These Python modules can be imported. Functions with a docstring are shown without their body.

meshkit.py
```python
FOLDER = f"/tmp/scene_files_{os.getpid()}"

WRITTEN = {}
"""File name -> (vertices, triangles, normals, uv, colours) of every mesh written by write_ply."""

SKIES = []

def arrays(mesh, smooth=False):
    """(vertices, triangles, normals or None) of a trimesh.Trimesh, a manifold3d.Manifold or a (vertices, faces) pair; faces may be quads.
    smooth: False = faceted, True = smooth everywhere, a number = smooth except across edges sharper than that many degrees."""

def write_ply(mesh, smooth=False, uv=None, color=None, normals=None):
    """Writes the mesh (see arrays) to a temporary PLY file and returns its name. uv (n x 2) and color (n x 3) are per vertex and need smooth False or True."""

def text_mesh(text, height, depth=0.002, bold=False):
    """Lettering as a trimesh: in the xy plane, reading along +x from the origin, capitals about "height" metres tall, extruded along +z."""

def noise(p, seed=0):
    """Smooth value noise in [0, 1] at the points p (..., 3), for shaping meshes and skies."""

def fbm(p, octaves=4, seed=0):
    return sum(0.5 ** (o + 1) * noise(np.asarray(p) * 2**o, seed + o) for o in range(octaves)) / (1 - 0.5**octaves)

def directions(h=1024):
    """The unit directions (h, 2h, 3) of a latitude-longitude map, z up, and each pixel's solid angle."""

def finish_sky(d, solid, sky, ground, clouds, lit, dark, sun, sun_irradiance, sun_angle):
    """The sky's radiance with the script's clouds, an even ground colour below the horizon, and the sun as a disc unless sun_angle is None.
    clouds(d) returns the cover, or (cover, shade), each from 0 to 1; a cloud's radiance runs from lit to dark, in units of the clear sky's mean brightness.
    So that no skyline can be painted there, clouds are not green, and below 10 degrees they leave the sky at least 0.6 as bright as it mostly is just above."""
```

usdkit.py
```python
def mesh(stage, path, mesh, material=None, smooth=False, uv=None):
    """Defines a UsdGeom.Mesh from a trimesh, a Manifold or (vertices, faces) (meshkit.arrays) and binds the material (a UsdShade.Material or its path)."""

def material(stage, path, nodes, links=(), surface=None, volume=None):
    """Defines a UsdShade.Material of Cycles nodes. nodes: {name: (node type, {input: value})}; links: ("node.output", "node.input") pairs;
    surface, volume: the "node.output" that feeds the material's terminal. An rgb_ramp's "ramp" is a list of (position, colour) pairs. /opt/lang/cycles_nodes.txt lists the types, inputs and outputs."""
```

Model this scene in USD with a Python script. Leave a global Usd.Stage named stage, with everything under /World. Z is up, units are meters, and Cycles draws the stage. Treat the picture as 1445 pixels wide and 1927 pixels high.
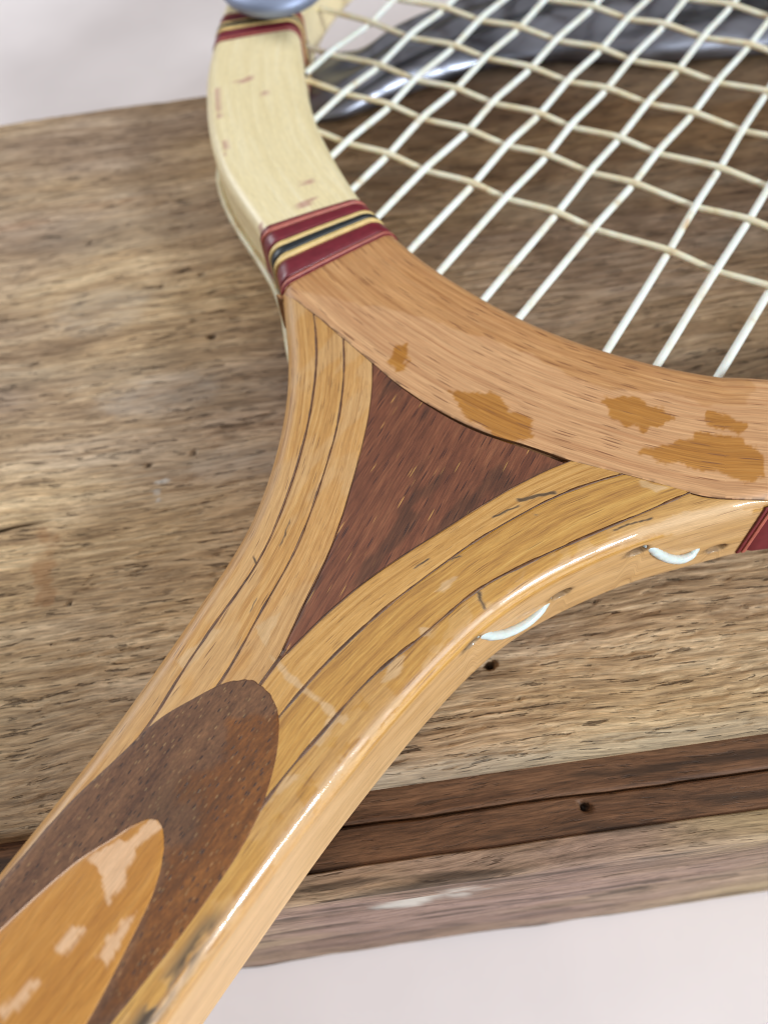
import math
import numpy as np
import trimesh
import shapely
from scipy.interpolate import CubicSpline, PchipInterpolator
from scipy.ndimage import gaussian_filter1d
from scipy.spatial import cKDTree
from pxr import Usd, UsdGeom, UsdLux, UsdShade, Gf, Sdf, Vt
import usdkit
from meshkit import fbm, noise

stage = Usd.Stage.CreateInMemory()
UsdGeom.SetStageUpAxis(stage, UsdGeom.Tokens.z)
UsdGeom.SetStageMetersPerUnit(stage, 1.0)
stage.DefinePrim('/World', 'Xform')
stage.DefinePrim('/World/Looks', 'Scope')
MM = 0.001
np.random.seed(4)

# ------------------------------------------------------------------ camera (a phone held 10 cm above the racket)
PITCH, ROLL, TOP = 1.019, -0.143, 0.022            # TOP: height of the racket's face above the box lid
fw = np.array([0, math.cos(PITCH), -math.sin(PITCH)])
r0 = np.array([1.0, 0, 0]); u0 = np.cross(r0, fw)
rt = r0 * math.cos(ROLL) + u0 * math.sin(ROLL)
up = -r0 * math.sin(ROLL) + u0 * math.cos(ROLL)
cam = UsdGeom.Camera.Define(stage, '/World/camera')
M = Gf.Matrix4d(*rt, 0, *up, 0, *(-fw), 0, 0, 0, 0.1 + TOP, 1)
cam.AddTransformOp().Set(M)
cam.CreateFocalLengthAttr(4.25)
cam.CreateHorizontalApertureAttr(4.25 * 1445 / 1447)
cam.CreateVerticalApertureAttr(4.25 * 1927 / 1447)
cam.CreateFStopAttr(2.3)
cam.CreateFocusDistanceAttr(0.114)
cam.CreateClippingRangeAttr(Gf.Vec2f(0.005, 50))
cam.CreateExposureAttr(0.2)

# ------------------------------------------------------------------ light: a room by daylight, a window to the right, its far side to the left, and added soft fills beside the window and overhead
def rect(name, pos, target, w, h, power, color):
    L = UsdLux.RectLight.Define(stage, '/World/' + name)
    pos, target = np.array(pos, float), np.array(target, float)
    z = pos - target; z /= np.linalg.norm(z)
    x = np.cross([0, 0, 1.0], z)
    x = np.array([1.0, 0, 0]) if np.linalg.norm(x) < 1e-6 else x / np.linalg.norm(x)
    y = np.cross(z, x)
    L.AddTransformOp().Set(Gf.Matrix4d(*x, 0, *y, 0, *z, 0, *pos, 1))
    L.CreateWidthAttr(w); L.CreateHeightAttr(h); L.CreateIntensityAttr(power); L.CreateColorAttr(Gf.Vec3f(*color))
    return L

rect('window_light', (1.0, -1.02, 0.72), (0, 0.05, 0), 0.22, 0.20, 150, (0.86, 0.95, 1.0))
rect('window_fill_light', (1.25, -1.22, 0.95), (0, 0.05, 0), 1.7, 1.15, 1.9, (0.95, 0.97, 1.0))  # added wide fill behind the window lamp, softens the shadows
rect('far_window_light', (-1.9, 1.5, 1.3), (0, 0.12, 0), 1.1, 1.1, 10.0, (0.92, 0.96, 1.0))
rect('ceiling_fill_light', (0.0, 0.2, 2.2), (0, 0.2, 0), 3.6, 3.6, 0.62, (1.0, 0.97, 0.93))  # added overhead fill standing in for ceiling bounce

# ------------------------------------------------------------------ helpers
def lin(r, g, b):
    c = np.array([r, g, b], float) / 255
    return tuple(np.where(c <= .04045, c / 12.92, ((c + .055) / 1.055) ** 2.4))

LOOKS = {}
def mat(name, nodes, links, surface='p.BSDF'):
    LOOKS[name] = usdkit.material(stage, '/World/Looks/' + name, nodes, links, surface=surface)
    return LOOKS[name]

USED = {}
def path_of(name, parent):
    base = parent.rstrip('/') + '/' + name
    k = USED.get(base, 0); USED[base] = k + 1
    return base if k == 0 else f'{base}_{k:03d}'

def tag(prim, label=None, category=None, group=None, kind=None):
    for k, v in (('label', label), ('category', category), ('group', group), ('kind', kind)):
        if v: prim.SetCustomDataByKey(k, v)
    return prim

def obj(name, mesh, m, parent='/World', smooth=False, uv=None, attrs=None, label=None):
    p = path_of(name, parent)
    g = usdkit.mesh(stage, p, mesh, LOOKS[m], smooth=smooth, uv=uv)
    for k, a in (attrs or {}).items():
        UsdGeom.PrimvarsAPI(g).CreatePrimvar(k, Sdf.ValueTypeNames.FloatArray, 'vertex').Set(Vt.FloatArray.FromNumpy(np.asarray(a, np.float32)))
    if label: tag(g.GetPrim(), label)
    return g.GetPrim()

def smoothstep(a, b, x):
    t = np.clip((x - a) / (b - a), 0, 1); return t * t * (3 - 2 * t)

def grid_faces(n, m, flip=False, closed=False):
    i, j = np.meshgrid(np.arange(n - 1), np.arange(m if closed else m - 1), indexing='ij')
    a = (i * m + j).ravel(); b = (i * m + (j + 1) % m).ravel(); c = ((i + 1) * m + (j + 1) % m).ravel(); d = ((i + 1) * m + j).ravel()
    q = np.c_[a, b, c, d]
    return q[:, ::-1] if flip else q

class Patches:
    """Several grids of vertices joined into one mesh without welding, so that edges between grids stay sharp."""
    def __init__(s): s.v, s.f, s.uv, s.n = [], [], [], 0
    def grid(s, P, uv=None, flip=False, closed=False):
        n, m = P.shape[:2]
        s.v.append(P.reshape(-1, 3)); s.f.append(grid_faces(n, m, flip, closed) + s.n); s.n += n * m
        s.uv.append(np.zeros((n * m, 2)) if uv is None else uv.reshape(-1, 2))
    def out(s): return np.vstack(s.v), np.vstack(s.f), np.vstack(s.uv)

def dens(P, step=0.25, n=None):
    P = np.asarray(P, float)
    t = np.r_[0, np.cumsum(np.hypot(*np.diff(P, axis=0).T))]
    c = CubicSpline(t, P)
    tt = np.linspace(0, t[-1], n or int(t[-1] / step) + 2)
    q = c(tt)
    return q

def resample(P, n):
    P = np.asarray(P, float)
    t = np.r_[0, np.cumsum(np.linalg.norm(np.diff(P, axis=0), axis=1))]
    return np.stack([np.interp(np.linspace(0, t[-1], n), t, P[:, k]) for k in range(P.shape[1])], 1)

def in_polys(xy, polys, warp=0.8, soft=0.25, scale=0.6, seed=0):
    """1 inside the outlines (ragged by noise), 0 outside."""
    p3 = np.c_[xy * scale, np.full(len(xy), 3.7)]
    w = (fbm(p3, 4, seed) - 0.5) * 2 * warp
    best = np.full(len(xy), -9.0)
    pts = shapely.points(xy)
    for P in polys:
        g = shapely.Polygon(P).buffer(0)
        d = np.where(shapely.contains(g, pts), shapely.distance(g.boundary, pts), -shapely.distance(g, pts))
        best = np.maximum(best, d)
    return smoothstep(-soft, soft, best + w)

# ------------------------------------------------------------------ materials
def wood(name, dark, mid, light, streak=(0.03, 1.4), fibre=(0.25, 7.0), pore=None, pore_col=(70, 45, 30), pore_amt=0.8, rough=0.42,
         bare=None, bare_attr=None, bare_rough=0.6, dirt_attr=None, coat=0.0, coat_rough=0.12, bump=0.25, warp=1.2, seed=0.0, pore_sel=(0.45, 0.75), speck_sel=(0.5, 0.8), grit=(0.5, 6.0, 0.16), extra=None, specks=None, spec=0.5):
    """Wood whose grain follows the piece: st is millimetres along and across the grain."""
    N, Lk = {}, []
    N['uv'] = ('attribute', {'attribute': 'st'})
    N['wn'] = ('noise_texture', {'scale': 0.06, 'detail': 2.0}); N['wsc'] = ('vector_math', {'math_type': 'scale', 'scale': warp})
    N['wof'] = ('vector_math', {'math_type': 'add', 'vector2': (seed * 13.1, seed * 7.7, seed)})
    Lk += [('uv.vector', 'wof.vector1'), ('wof.vector', 'wn.vector'), ('wn.color', 'wsc.vector1')]
    N['va'] = ('vector_math', {'math_type': 'add'}); Lk += [('wof.vector', 'va.vector1'), ('wsc.vector', 'va.vector2')]
    for k, (su, sv), det in (('s', streak, 4.0), ('f', fibre, 3.0)):
        N['m' + k] = ('mapping', {'scale': (su, sv, 1.0)}); N['n' + k] = ('noise_texture', {'scale': 1.0, 'detail': det, 'roughness': 0.6})
        Lk += [('va.vector', f'm{k}.vector'), (f'm{k}.vector', f'n{k}.vector')]
    N['mx'] = ('mix_float', {'fac': 0.42}); Lk += [('ns.fac', 'mx.a'), ('nf.fac', 'mx.b')]
    N['rp'] = ('rgb_ramp', {'ramp': [(0.30, lin(*dark)), (0.5, lin(*mid)), (0.68, lin(*light))]}); Lk += [('mx.result', 'rp.fac')]
    col = 'rp.color'
    hgt = 'nf.fac'
    if bare:
        N['br'] = ('rgb_ramp', {'ramp': [(0.30, lin(*bare[0])), (0.66, lin(*bare[1]))]}); Lk += [('mx.result', 'br.fac')]
        N['ba'] = ('attribute', {'attribute': bare_attr})
        N['bm'] = ('mix_color', {'blend_type': 'mix'}); Lk += [('ba.fac', 'bm.fac'), (col, 'bm.a'), ('br.color', 'bm.b')]
        col = 'bm.result'
    if pore:
        (pu, pv), thr = pore
        N['mp'] = ('mapping', {'scale': (pu, pv, 1.0)}); N['vp'] = ('voronoi_texture', {'scale': 1.0, 'feature': 'f1', 'randomness': 1.0})
        N['sp'] = ('separate_color', {'color_type': 'rgb'})
        N['p1'] = ('map_range', {'range_type': 'smoothstep', 'from_min': thr * 0.55, 'from_max': thr, 'to_min': 1.0, 'to_max': 0.0, 'clamp': True})
        N['p2'] = ('map_range', {'range_type': 'smoothstep', 'from_min': pore_sel[0], 'from_max': pore_sel[1], 'to_min': 0.0, 'to_max': pore_amt, 'clamp': True})
        N['pm'] = ('math', {'math_type': 'multiply'})
        N['pc'] = ('mix_color', {'blend_type': 'mix', 'b': lin(*pore_col)})
        Lk += [('va.vector', 'mp.vector'), ('mp.vector', 'vp.vector'), ('vp.color', 'sp.color'), ('vp.distance', 'p1.value'), ('sp.r', 'p2.value'),
               ('p1.result', 'pm.value1'), ('p2.result', 'pm.value2'), ('pm.value', 'pc.fac'), (col, 'pc.a')]
        col = 'pc.result'
        N['hs'] = ('math', {'math_type': 'multiply_add', 'value2': -0.9}); Lk += [('pm.value', 'hs.value1'), ('nf.fac', 'hs.value3')]
        hgt = 'hs.value'
    if specks:
        (ku, kv), thr, kcol, kamt = specks
        N['mk'] = ('mapping', {'scale': (ku, kv, 1.0), 'location': (5.3, 2.1, 0.4)}); N['vk'] = ('voronoi_texture', {'scale': 1.0, 'feature': 'f1', 'randomness': 1.0})
        N['sk'] = ('separate_color', {'color_type': 'rgb'})
        N['k1'] = ('map_range', {'range_type': 'smoothstep', 'from_min': thr * 0.5, 'from_max': thr, 'to_min': 1.0, 'to_max': 0.0, 'clamp': True})
        N['k2'] = ('map_range', {'range_type': 'smoothstep', 'from_min': speck_sel[0], 'from_max': speck_sel[1], 'to_min': 0.0, 'to_max': kamt, 'clamp': True})
        N['km'] = ('math', {'math_type': 'multiply'}); N['kc'] = ('mix_color', {'blend_type': 'mix', 'b': lin(*kcol)})
        Lk += [('va.vector', 'mk.vector'), ('mk.vector', 'vk.vector'), ('vk.color', 'sk.color'), ('vk.distance', 'k1.value'), ('sk.g', 'k2.value'),
               ('k1.result', 'km.value1'), ('k2.result', 'km.value2'), ('km.value', 'kc.fac'), (col, 'kc.a')]
        col = 'kc.result'
    N['mg'] = ('mapping', {'scale': (grit[0], grit[1], 1.0), 'location': (1.7, 9.1, 0)}); N['ng'] = ('noise_texture', {'scale': 1.0, 'detail': 5.0, 'roughness': 0.72})
    N['gr'] = ('map_range', {'from_min': 0.3, 'from_max': 0.7, 'to_min': 1 - grit[2], 'to_max': 1 + grit[2], 'clamp': True}); N['gv'] = ('vector_math', {'math_type': 'scale'})
    Lk += [('va.vector', 'mg.vector'), ('mg.vector', 'ng.vector'), ('ng.fac', 'gr.value'), (col, 'gv.vector1'), ('gr.result', 'gv.scale')]; col = 'gv.vector'
    if dirt_attr:
        N['da'] = ('attribute', {'attribute': dirt_attr}); N['dc'] = ('mix_color', {'blend_type': 'mix', 'b': lin(52, 36, 26)})
        Lk += [('da.fac', 'dc.fac'), (col, 'dc.a')]; col = 'dc.result'
    N['bp'] = ('bump', {'strength': bump, 'distance': 0.00012}); Lk += [(hgt, 'bp.height')]
    N['p'] = ('principled_bsdf', {'roughness': rough, 'coat_weight': coat, 'coat_roughness': coat_rough, 'specular_ior_level': spec})
    Lk += [(col, 'p.base_color'), ('bp.normal', 'p.normal')]
    N['cb'] = ('bump', {'strength': 0.35, 'distance': 0.00005}); N['cn'] = ('noise_texture', {'scale': 0.5, 'detail': 2.0})
    Lk += [('uv.vector', 'cn.vector'), ('cn.fac', 'cb.height'), ('cb.normal', 'p.coat_normal')]
    if bare:
        N['rm'] = ('mix_float', {'a': rough, 'b': bare_rough}); N['cm'] = ('mix_float', {'a': coat, 'b': 0.0})
        Lk += [('ba.fac', 'rm.fac'), ('rm.result', 'p.roughness'), ('ba.fac', 'cm.fac'), ('cm.result', 'p.coat_weight')]
    return mat(name, N, Lk)

ASH_BARE = ((186, 146, 98), (218, 178, 130))
# left side laminations, mostly worn dull; right side, still under golden varnish
wood('ash_left', (150, 98, 46), (196, 144, 80), (216, 170, 108), pore=((0.15, 2.5), 0.28), pore_sel=(0.5, 0.7), pore_col=(104, 64, 32), pore_amt=0.8, rough=0.5, coat=0.15, coat_rough=0.25,
     bare=ASH_BARE, bare_attr='bare', dirt_attr='dirt', specks=((0.022, 1.25), 0.085, (116, 70, 32), 0.75), speck_sel=(0.3, 0.6), seed=1)
wood('ash_left_inner', (164, 112, 58), (200, 148, 86), (218, 172, 112), pore=((0.3, 3.4), 0.26), pore_col=(120, 76, 40), pore_amt=0.6, rough=0.5, coat=0.15, coat_rough=0.25,
     bare=ASH_BARE, bare_attr='bare', dirt_attr='dirt', specks=((0.022, 1.25), 0.085, (116, 70, 32), 0.75), speck_sel=(0.3, 0.6), seed=2)
wood('ash_right', (138, 86, 28), (192, 138, 60), (216, 168, 88), streak=(0.02, 1.0), pore=((0.10, 2.4), 0.26), pore_col=(112, 66, 24), pore_amt=0.6, rough=0.36, coat=0.9, coat_rough=0.07,
     bare=ASH_BARE, bare_attr='bare', dirt_attr='dirt', specks=((0.022, 1.25), 0.085, (116, 70, 32), 0.75), speck_sel=(0.3, 0.6), seed=3, bump=0.18)
wood('ash_right_inner', (152, 98, 38), (200, 148, 78), (218, 170, 104), streak=(0.02, 1.2), pore=((0.22, 3.0), 0.28), pore_col=(116, 70, 30), pore_amt=0.6, rough=0.4, coat=0.45, coat_rough=0.14,
     bare=ASH_BARE, bare_attr='bare', dirt_attr='dirt', specks=((0.022, 1.25), 0.085, (116, 70, 32), 0.75), speck_sel=(0.3, 0.6), seed=4, bump=0.2)
wood('beech_bow', (140, 84, 26), (176, 116, 44), (196, 138, 66), streak=(0.02, 1.3), fibre=(0.12, 5.0), pore=((0.17, 2.1), 0.31), pore_col=(122, 76, 48), pore_amt=0.75, pore_sel=(0.25, 0.55), grit=(0.2, 5.0, 0.2), rough=0.4, coat=0.35, coat_rough=0.16,
     bare=((172, 117, 76), (222, 174, 126)), bare_attr='bare', bare_rough=0.55, dirt_attr='dirt', seed=5, bump=0.15)
wood('mahogany_wedge', (80, 42, 29), (120, 69, 46), (147, 93, 63), streak=(0.06, 0.9), fibre=(0.18, 5.0), pore=((0.20, 2.6), 0.32), pore_col=(60, 30, 26), pore_amt=0.85, pore_sel=(0.35, 0.65), rough=0.5, coat=0.12, coat_rough=0.3,
     specks=((0.13, 2.2), 0.20, (206, 156, 86), 0.9), speck_sel=(0.55, 0.75), grit=(0.35, 5.0, 0.32), dirt_attr='dirt', seed=6)
wood('dark_overlay', (80, 44, 14), (116, 66, 22), (142, 88, 36), streak=(0.06, 0.5), fibre=(0.4, 4.0), pore=((0.62, 2.4), 0.30), pore_col=(44, 24, 18), pore_amt=0.9, pore_sel=(0.3, 0.6), rough=0.42, coat=0.25, coat_rough=0.2,
     bare=((80, 48, 32), (128, 88, 58)), bare_attr='bare', bare_rough=0.6, specks=((0.7, 2.6), 0.27, (176, 142, 96), 0.5), speck_sel=(0.35, 0.7), grit=(1.1, 3.6, 0.42), dirt_attr='dirt', seed=7)
wood('maple_inlay', (160, 98, 30), (188, 126, 48), (204, 146, 70), streak=(0.02, 0.5), pore=((0.2, 3.0), 0.2), pore_col=(140, 88, 36), pore_amt=0.5, rough=0.4, coat=0.3, coat_rough=0.2,
     bare=((208, 160, 116), (228, 186, 146)), bare_attr='bare', bare_rough=0.6, dirt_attr='dirt', seed=8)
wood('bare_rim_wood', (190, 142, 106), (208, 164, 128), (222, 184, 150), pore=((0.2, 1.4), 0.25), pore_col=(150, 100, 70), pore_amt=0.7, rough=0.6, seed=9)
wood('cream_paint', (230, 210, 162), (240, 222, 176), (246, 231, 193), streak=(0.03, 0.6), fibre=(0.1, 2.4), rough=0.45, coat=0.1, coat_rough=0.3,
     bare=((190, 148, 124), (208, 170, 150)), bare_attr='bare', bare_rough=0.6, seed=10, bump=0.12)
wood('glue_veneer', (70, 44, 26), (104, 66, 38), (150, 104, 60), streak=(0.16, 0.6), fibre=(0.9, 5.0), rough=0.5, seed=11)

def plain(name, rgb, rough=0.4, var=0.12, scale=600, coat=0.0, **kw):
    c = np.array(lin(*rgb))
    return mat(name, {'g': ('texture_coordinate', {}), 'n': ('noise_texture', {'scale': scale, 'detail': 4.0}),
                      'r': ('rgb_ramp', {'ramp': [(0.3, tuple(c * (1 - var))), (0.7, tuple(np.minimum(c * (1 + var), 1)))]}),
                      'b': ('bump', {'strength': 0.1, 'distance': 0.0001}),
                      'p': ('principled_bsdf', {'roughness': rough, 'coat_weight': coat, 'coat_roughness': 0.1, **kw})},
               [('g.object', 'n.vector'), ('n.fac', 'r.fac'), ('r.color', 'p.base_color'), ('n.fac', 'b.height'), ('b.normal', 'p.normal')])

plain('maroon_tape', (118, 34, 46), 0.45, 0.15, coat=0.08)
plain('pink_edge', (178, 96, 82), 0.45, 0.15)
plain('cream_thread', (222, 190, 124), 0.5, 0.12)
plain('black_thread', (36, 40, 44), 0.45, 0.2)
plain('loop_nylon', (214, 220, 218), 0.22, 0.03, coat=0.3, subsurface_weight=0.2, subsurface_scale=0.0006)

def string_mat(name, a, b, stain_shade, lo, hi):
    mat(name, {'g': ('texture_coordinate', {}), 'n': ('noise_texture', {'scale': 130.0, 'detail': 3.0, 'roughness': 0.65}), 'n2': ('noise_texture', {'scale': 900.0, 'detail': 2.0}),
               'r': ('rgb_ramp', {'ramp': [(lo, lin(*a)), ((lo + hi) / 2, lin(*b)), (hi, lin(*stain_shade))]}),
               'b': ('bump', {'strength': 0.15, 'distance': 0.0001}),
               'p': ('principled_bsdf', {'roughness': 0.38, 'subsurface_weight': 0.15, 'subsurface_scale': 0.0005, 'specular_ior_level': 0.4})},
        [('g.object', 'n.vector'), ('g.object', 'n2.vector'), ('n.fac', 'r.fac'), ('r.color', 'p.base_color'), ('n2.fac', 'b.height'), ('b.normal', 'p.normal')])
string_mat('main_string', (244, 244, 238), (238, 234, 220), (200, 158, 100), 0.44, 0.80)
string_mat('cross_string', (240, 230, 208), (232, 214, 180), (186, 138, 88), 0.38, 0.80)
string_mat('side_string', (222, 212, 182), (206, 190, 152), (170, 140, 96), 0.40, 0.75)

# old weathered box wood: grain along x (object space, metres)
def old_wood(name, dark, mid, light, sx, sy, patch, fine=(26, 520), rough=0.75, bump=0.6, crack=0.0, dirt=True, rotz=0.0):
    N = {'g': ('texture_coordinate', {}),
         'wn': ('noise_texture', {'scale': 14.0, 'detail': 3.0}), 'ws': ('vector_math', {'math_type': 'scale', 'scale': 0.010}), 'va': ('vector_math', {'math_type': 'add'}),
         'm1': ('mapping', {'scale': (sx, sy, sy)}), 'n1': ('noise_texture', {'scale': 1.0, 'detail': 5.0, 'roughness': 0.62}),
         'm2': ('mapping', {'scale': (fine[0], fine[1], fine[1])}), 'n2': ('noise_texture', {'scale': 1.0, 'detail': 4.0, 'roughness': 0.6}),
         'm3': ('mapping', {'scale': (130, 1300, 1300)}), 'n3': ('noise_texture', {'scale': 1.0, 'detail': 3.0, 'roughness': 0.7}),
         'm4': ('mapping', {'scale': (10, 26, 26), 'location': (3.3, 1.7, 0)}), 'n4': ('noise_texture', {'scale': 1.0, 'detail': 4.0}),
         'mx': ('mix_float', {'fac': 0.5}),
         'r': ('rgb_ramp', {'ramp': [(0.30, lin(*dark)), (0.47, lin(*mid)), (0.66, lin(*light))]}),
         'r4': ('rgb_ramp', {'ramp': [(0.38, (1, 1, 1)), (0.62, tuple(np.array(lin(*patch)) / np.array(lin(*mid))))]}),
         'c4': ('mix_color', {'blend_type': 'multiply', 'fac': 1.0, 'use_clamp': False}),
         'k': ('map_range', {'range_type': 'smoothstep', 'from_min': 0.33, 'from_max': 0.41, 'to_min': 0.7, 'to_max': 0.0, 'clamp': True}),
         'kc': ('mix_color', {'blend_type': 'mix', 'b': lin(62, 42, 28)}),
         'h': ('math', {'math_type': 'multiply_add', 'value2': -1.2}),
         'm5': ('mapping', {'scale': (170, 2600, 2600), 'location': (0.3, 4.7, 0)}), 'n5': ('noise_texture', {'scale': 1.0, 'detail': 4.0, 'roughness': 0.7}),
         'g5': ('map_range', {'from_min': 0.3, 'from_max': 0.7, 'to_min': 0.5, 'to_max': 1.5, 'clamp': True}), 'v5': ('vector_math', {'math_type': 'scale'}),
         'h5': ('mix_float', {'fac': 0.4}),
         'bp': ('bump', {'strength': bump, 'distance': 0.0004}),
         'p': ('principled_bsdf', {'roughness': rough, 'specular_ior_level': 0.3})}
    Lk = [('g.object', 'wn.vector'), ('wn.color', 'ws.vector1'), ('g.object', 'va.vector1'), ('ws.vector', 'va.vector2')]
    for k in '12345': Lk += [('va.vector', f'm{k}.vector'), (f'm{k}.vector', f'n{k}.vector')]
    Lk += [('n1.fac', 'mx.a'), ('n2.fac', 'mx.b'), ('mx.result', 'r.fac'), ('n4.fac', 'r4.fac'), ('r.color', 'c4.a'), ('r4.color', 'c4.b'),
           ('n3.fac', 'k.value'), ('k.result', 'kc.fac'), ('n5.fac', 'g5.value'), ('c4.result', 'v5.vector1'), ('g5.result', 'v5.scale'), ('v5.vector', 'kc.a'), ('n2.fac', 'h5.a'), ('n5.fac', 'h5.b'),
           ('k.result', 'h.value1'), ('h5.result', 'h.value3'), ('h.value', 'bp.height'), ('bp.normal', 'p.normal')]
    col = 'kc.result'
    if dirt:
        N['asg'] = ('attribute', {'attribute': 'stain_shade'}); N['csg'] = ('mix_color', {'blend_type': 'multiply', 'b': (0.26, 0.19, 0.14)})  # darkens the board colour: browner wood plus painted shade
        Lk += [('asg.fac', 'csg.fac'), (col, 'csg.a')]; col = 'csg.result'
        for a, rgb in (('dark', (44, 32, 24)), ('rust', (150, 96, 48)), ('pale', (214, 206, 196)), ('grey', (128, 120, 108))):
            N['a' + a] = ('attribute', {'attribute': a}); N['c' + a] = ('mix_color', {'blend_type': 'mix', 'b': lin(*rgb)})
            Lk += [('a' + a + '.fac', 'c' + a + '.fac'), (col, 'c' + a + '.a')]; col = 'c' + a + '.result'
    Lk += [(col, 'p.base_color')]
    return mat(name, N, Lk)

old_wood('weathered_lid', (120, 92, 64), (186, 155, 116), (228, 200, 160), 9, 190, (158, 132, 108), fine=(64, 1000), bump=0.9)
old_wood('dark_ledge', (66, 42, 28), (100, 68, 46), (126, 90, 64), 8, 160, (92, 62, 42), rough=0.6, bump=0.35)
old_wood('pale_rail', (108, 86, 60), (156, 132, 98), (186, 162, 126), 7, 110, (140, 112, 98), fine=(14, 320), rough=0.7, bump=0.3)
plain('table_paint', (246, 236, 236), 0.5, 0.03, 30)
mat('dark_metal', {'g': ('texture_coordinate', {}), 'n': ('noise_texture', {'scale': 30.0, 'detail': 3.0}), 'r': ('rgb_ramp', {'ramp': [(0.3, (0.11, 0.115, 0.14)), (0.7, (0.32, 0.33, 0.39))]}),
                   'q': ('map_range', {'from_min': 0.3, 'from_max': 0.7, 'to_min': 0.3, 'to_max': 0.45}), 'p': ('principled_bsdf', {'metallic': 1.0})},
    [('g.object', 'n.vector'), ('n.fac', 'r.fac'), ('r.color', 'p.base_color'), ('n.fac', 'q.value'), ('q.result', 'p.roughness')])
plain('blue_grey_metal', (150, 160, 186), 0.55, 0.08, 60, metallic=0.6)

# ------------------------------------------------------------------ the setting: the table
t = obj('tabletop', trimesh.creation.box((3.0, 2.4, 0.03), trimesh.transformations.translation_matrix((0, 0.3, -0.085))), 'table_paint')
tag(t, 'pale pinkish white table surface under the wooden box', None, None, 'structure')

# ------------------------------------------------------------------ the wooden box
BOX = '/World/wooden_box'
tag(UsdGeom.Xform.Define(stage, BOX).GetPrim(), 'old weathered brown wooden box with a grooved front edge, lying under the racket', 'box')

def blobs(xy, spots):
    m = np.zeros(len(xy))
    for x, y, rx, ry, a in spots:
        m = np.maximum(m, a * (1 - smoothstep(0.7, 1.15, np.hypot((xy[:, 0] - x) / rx, (xy[:, 1] - y) / ry))))
    return m

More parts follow.
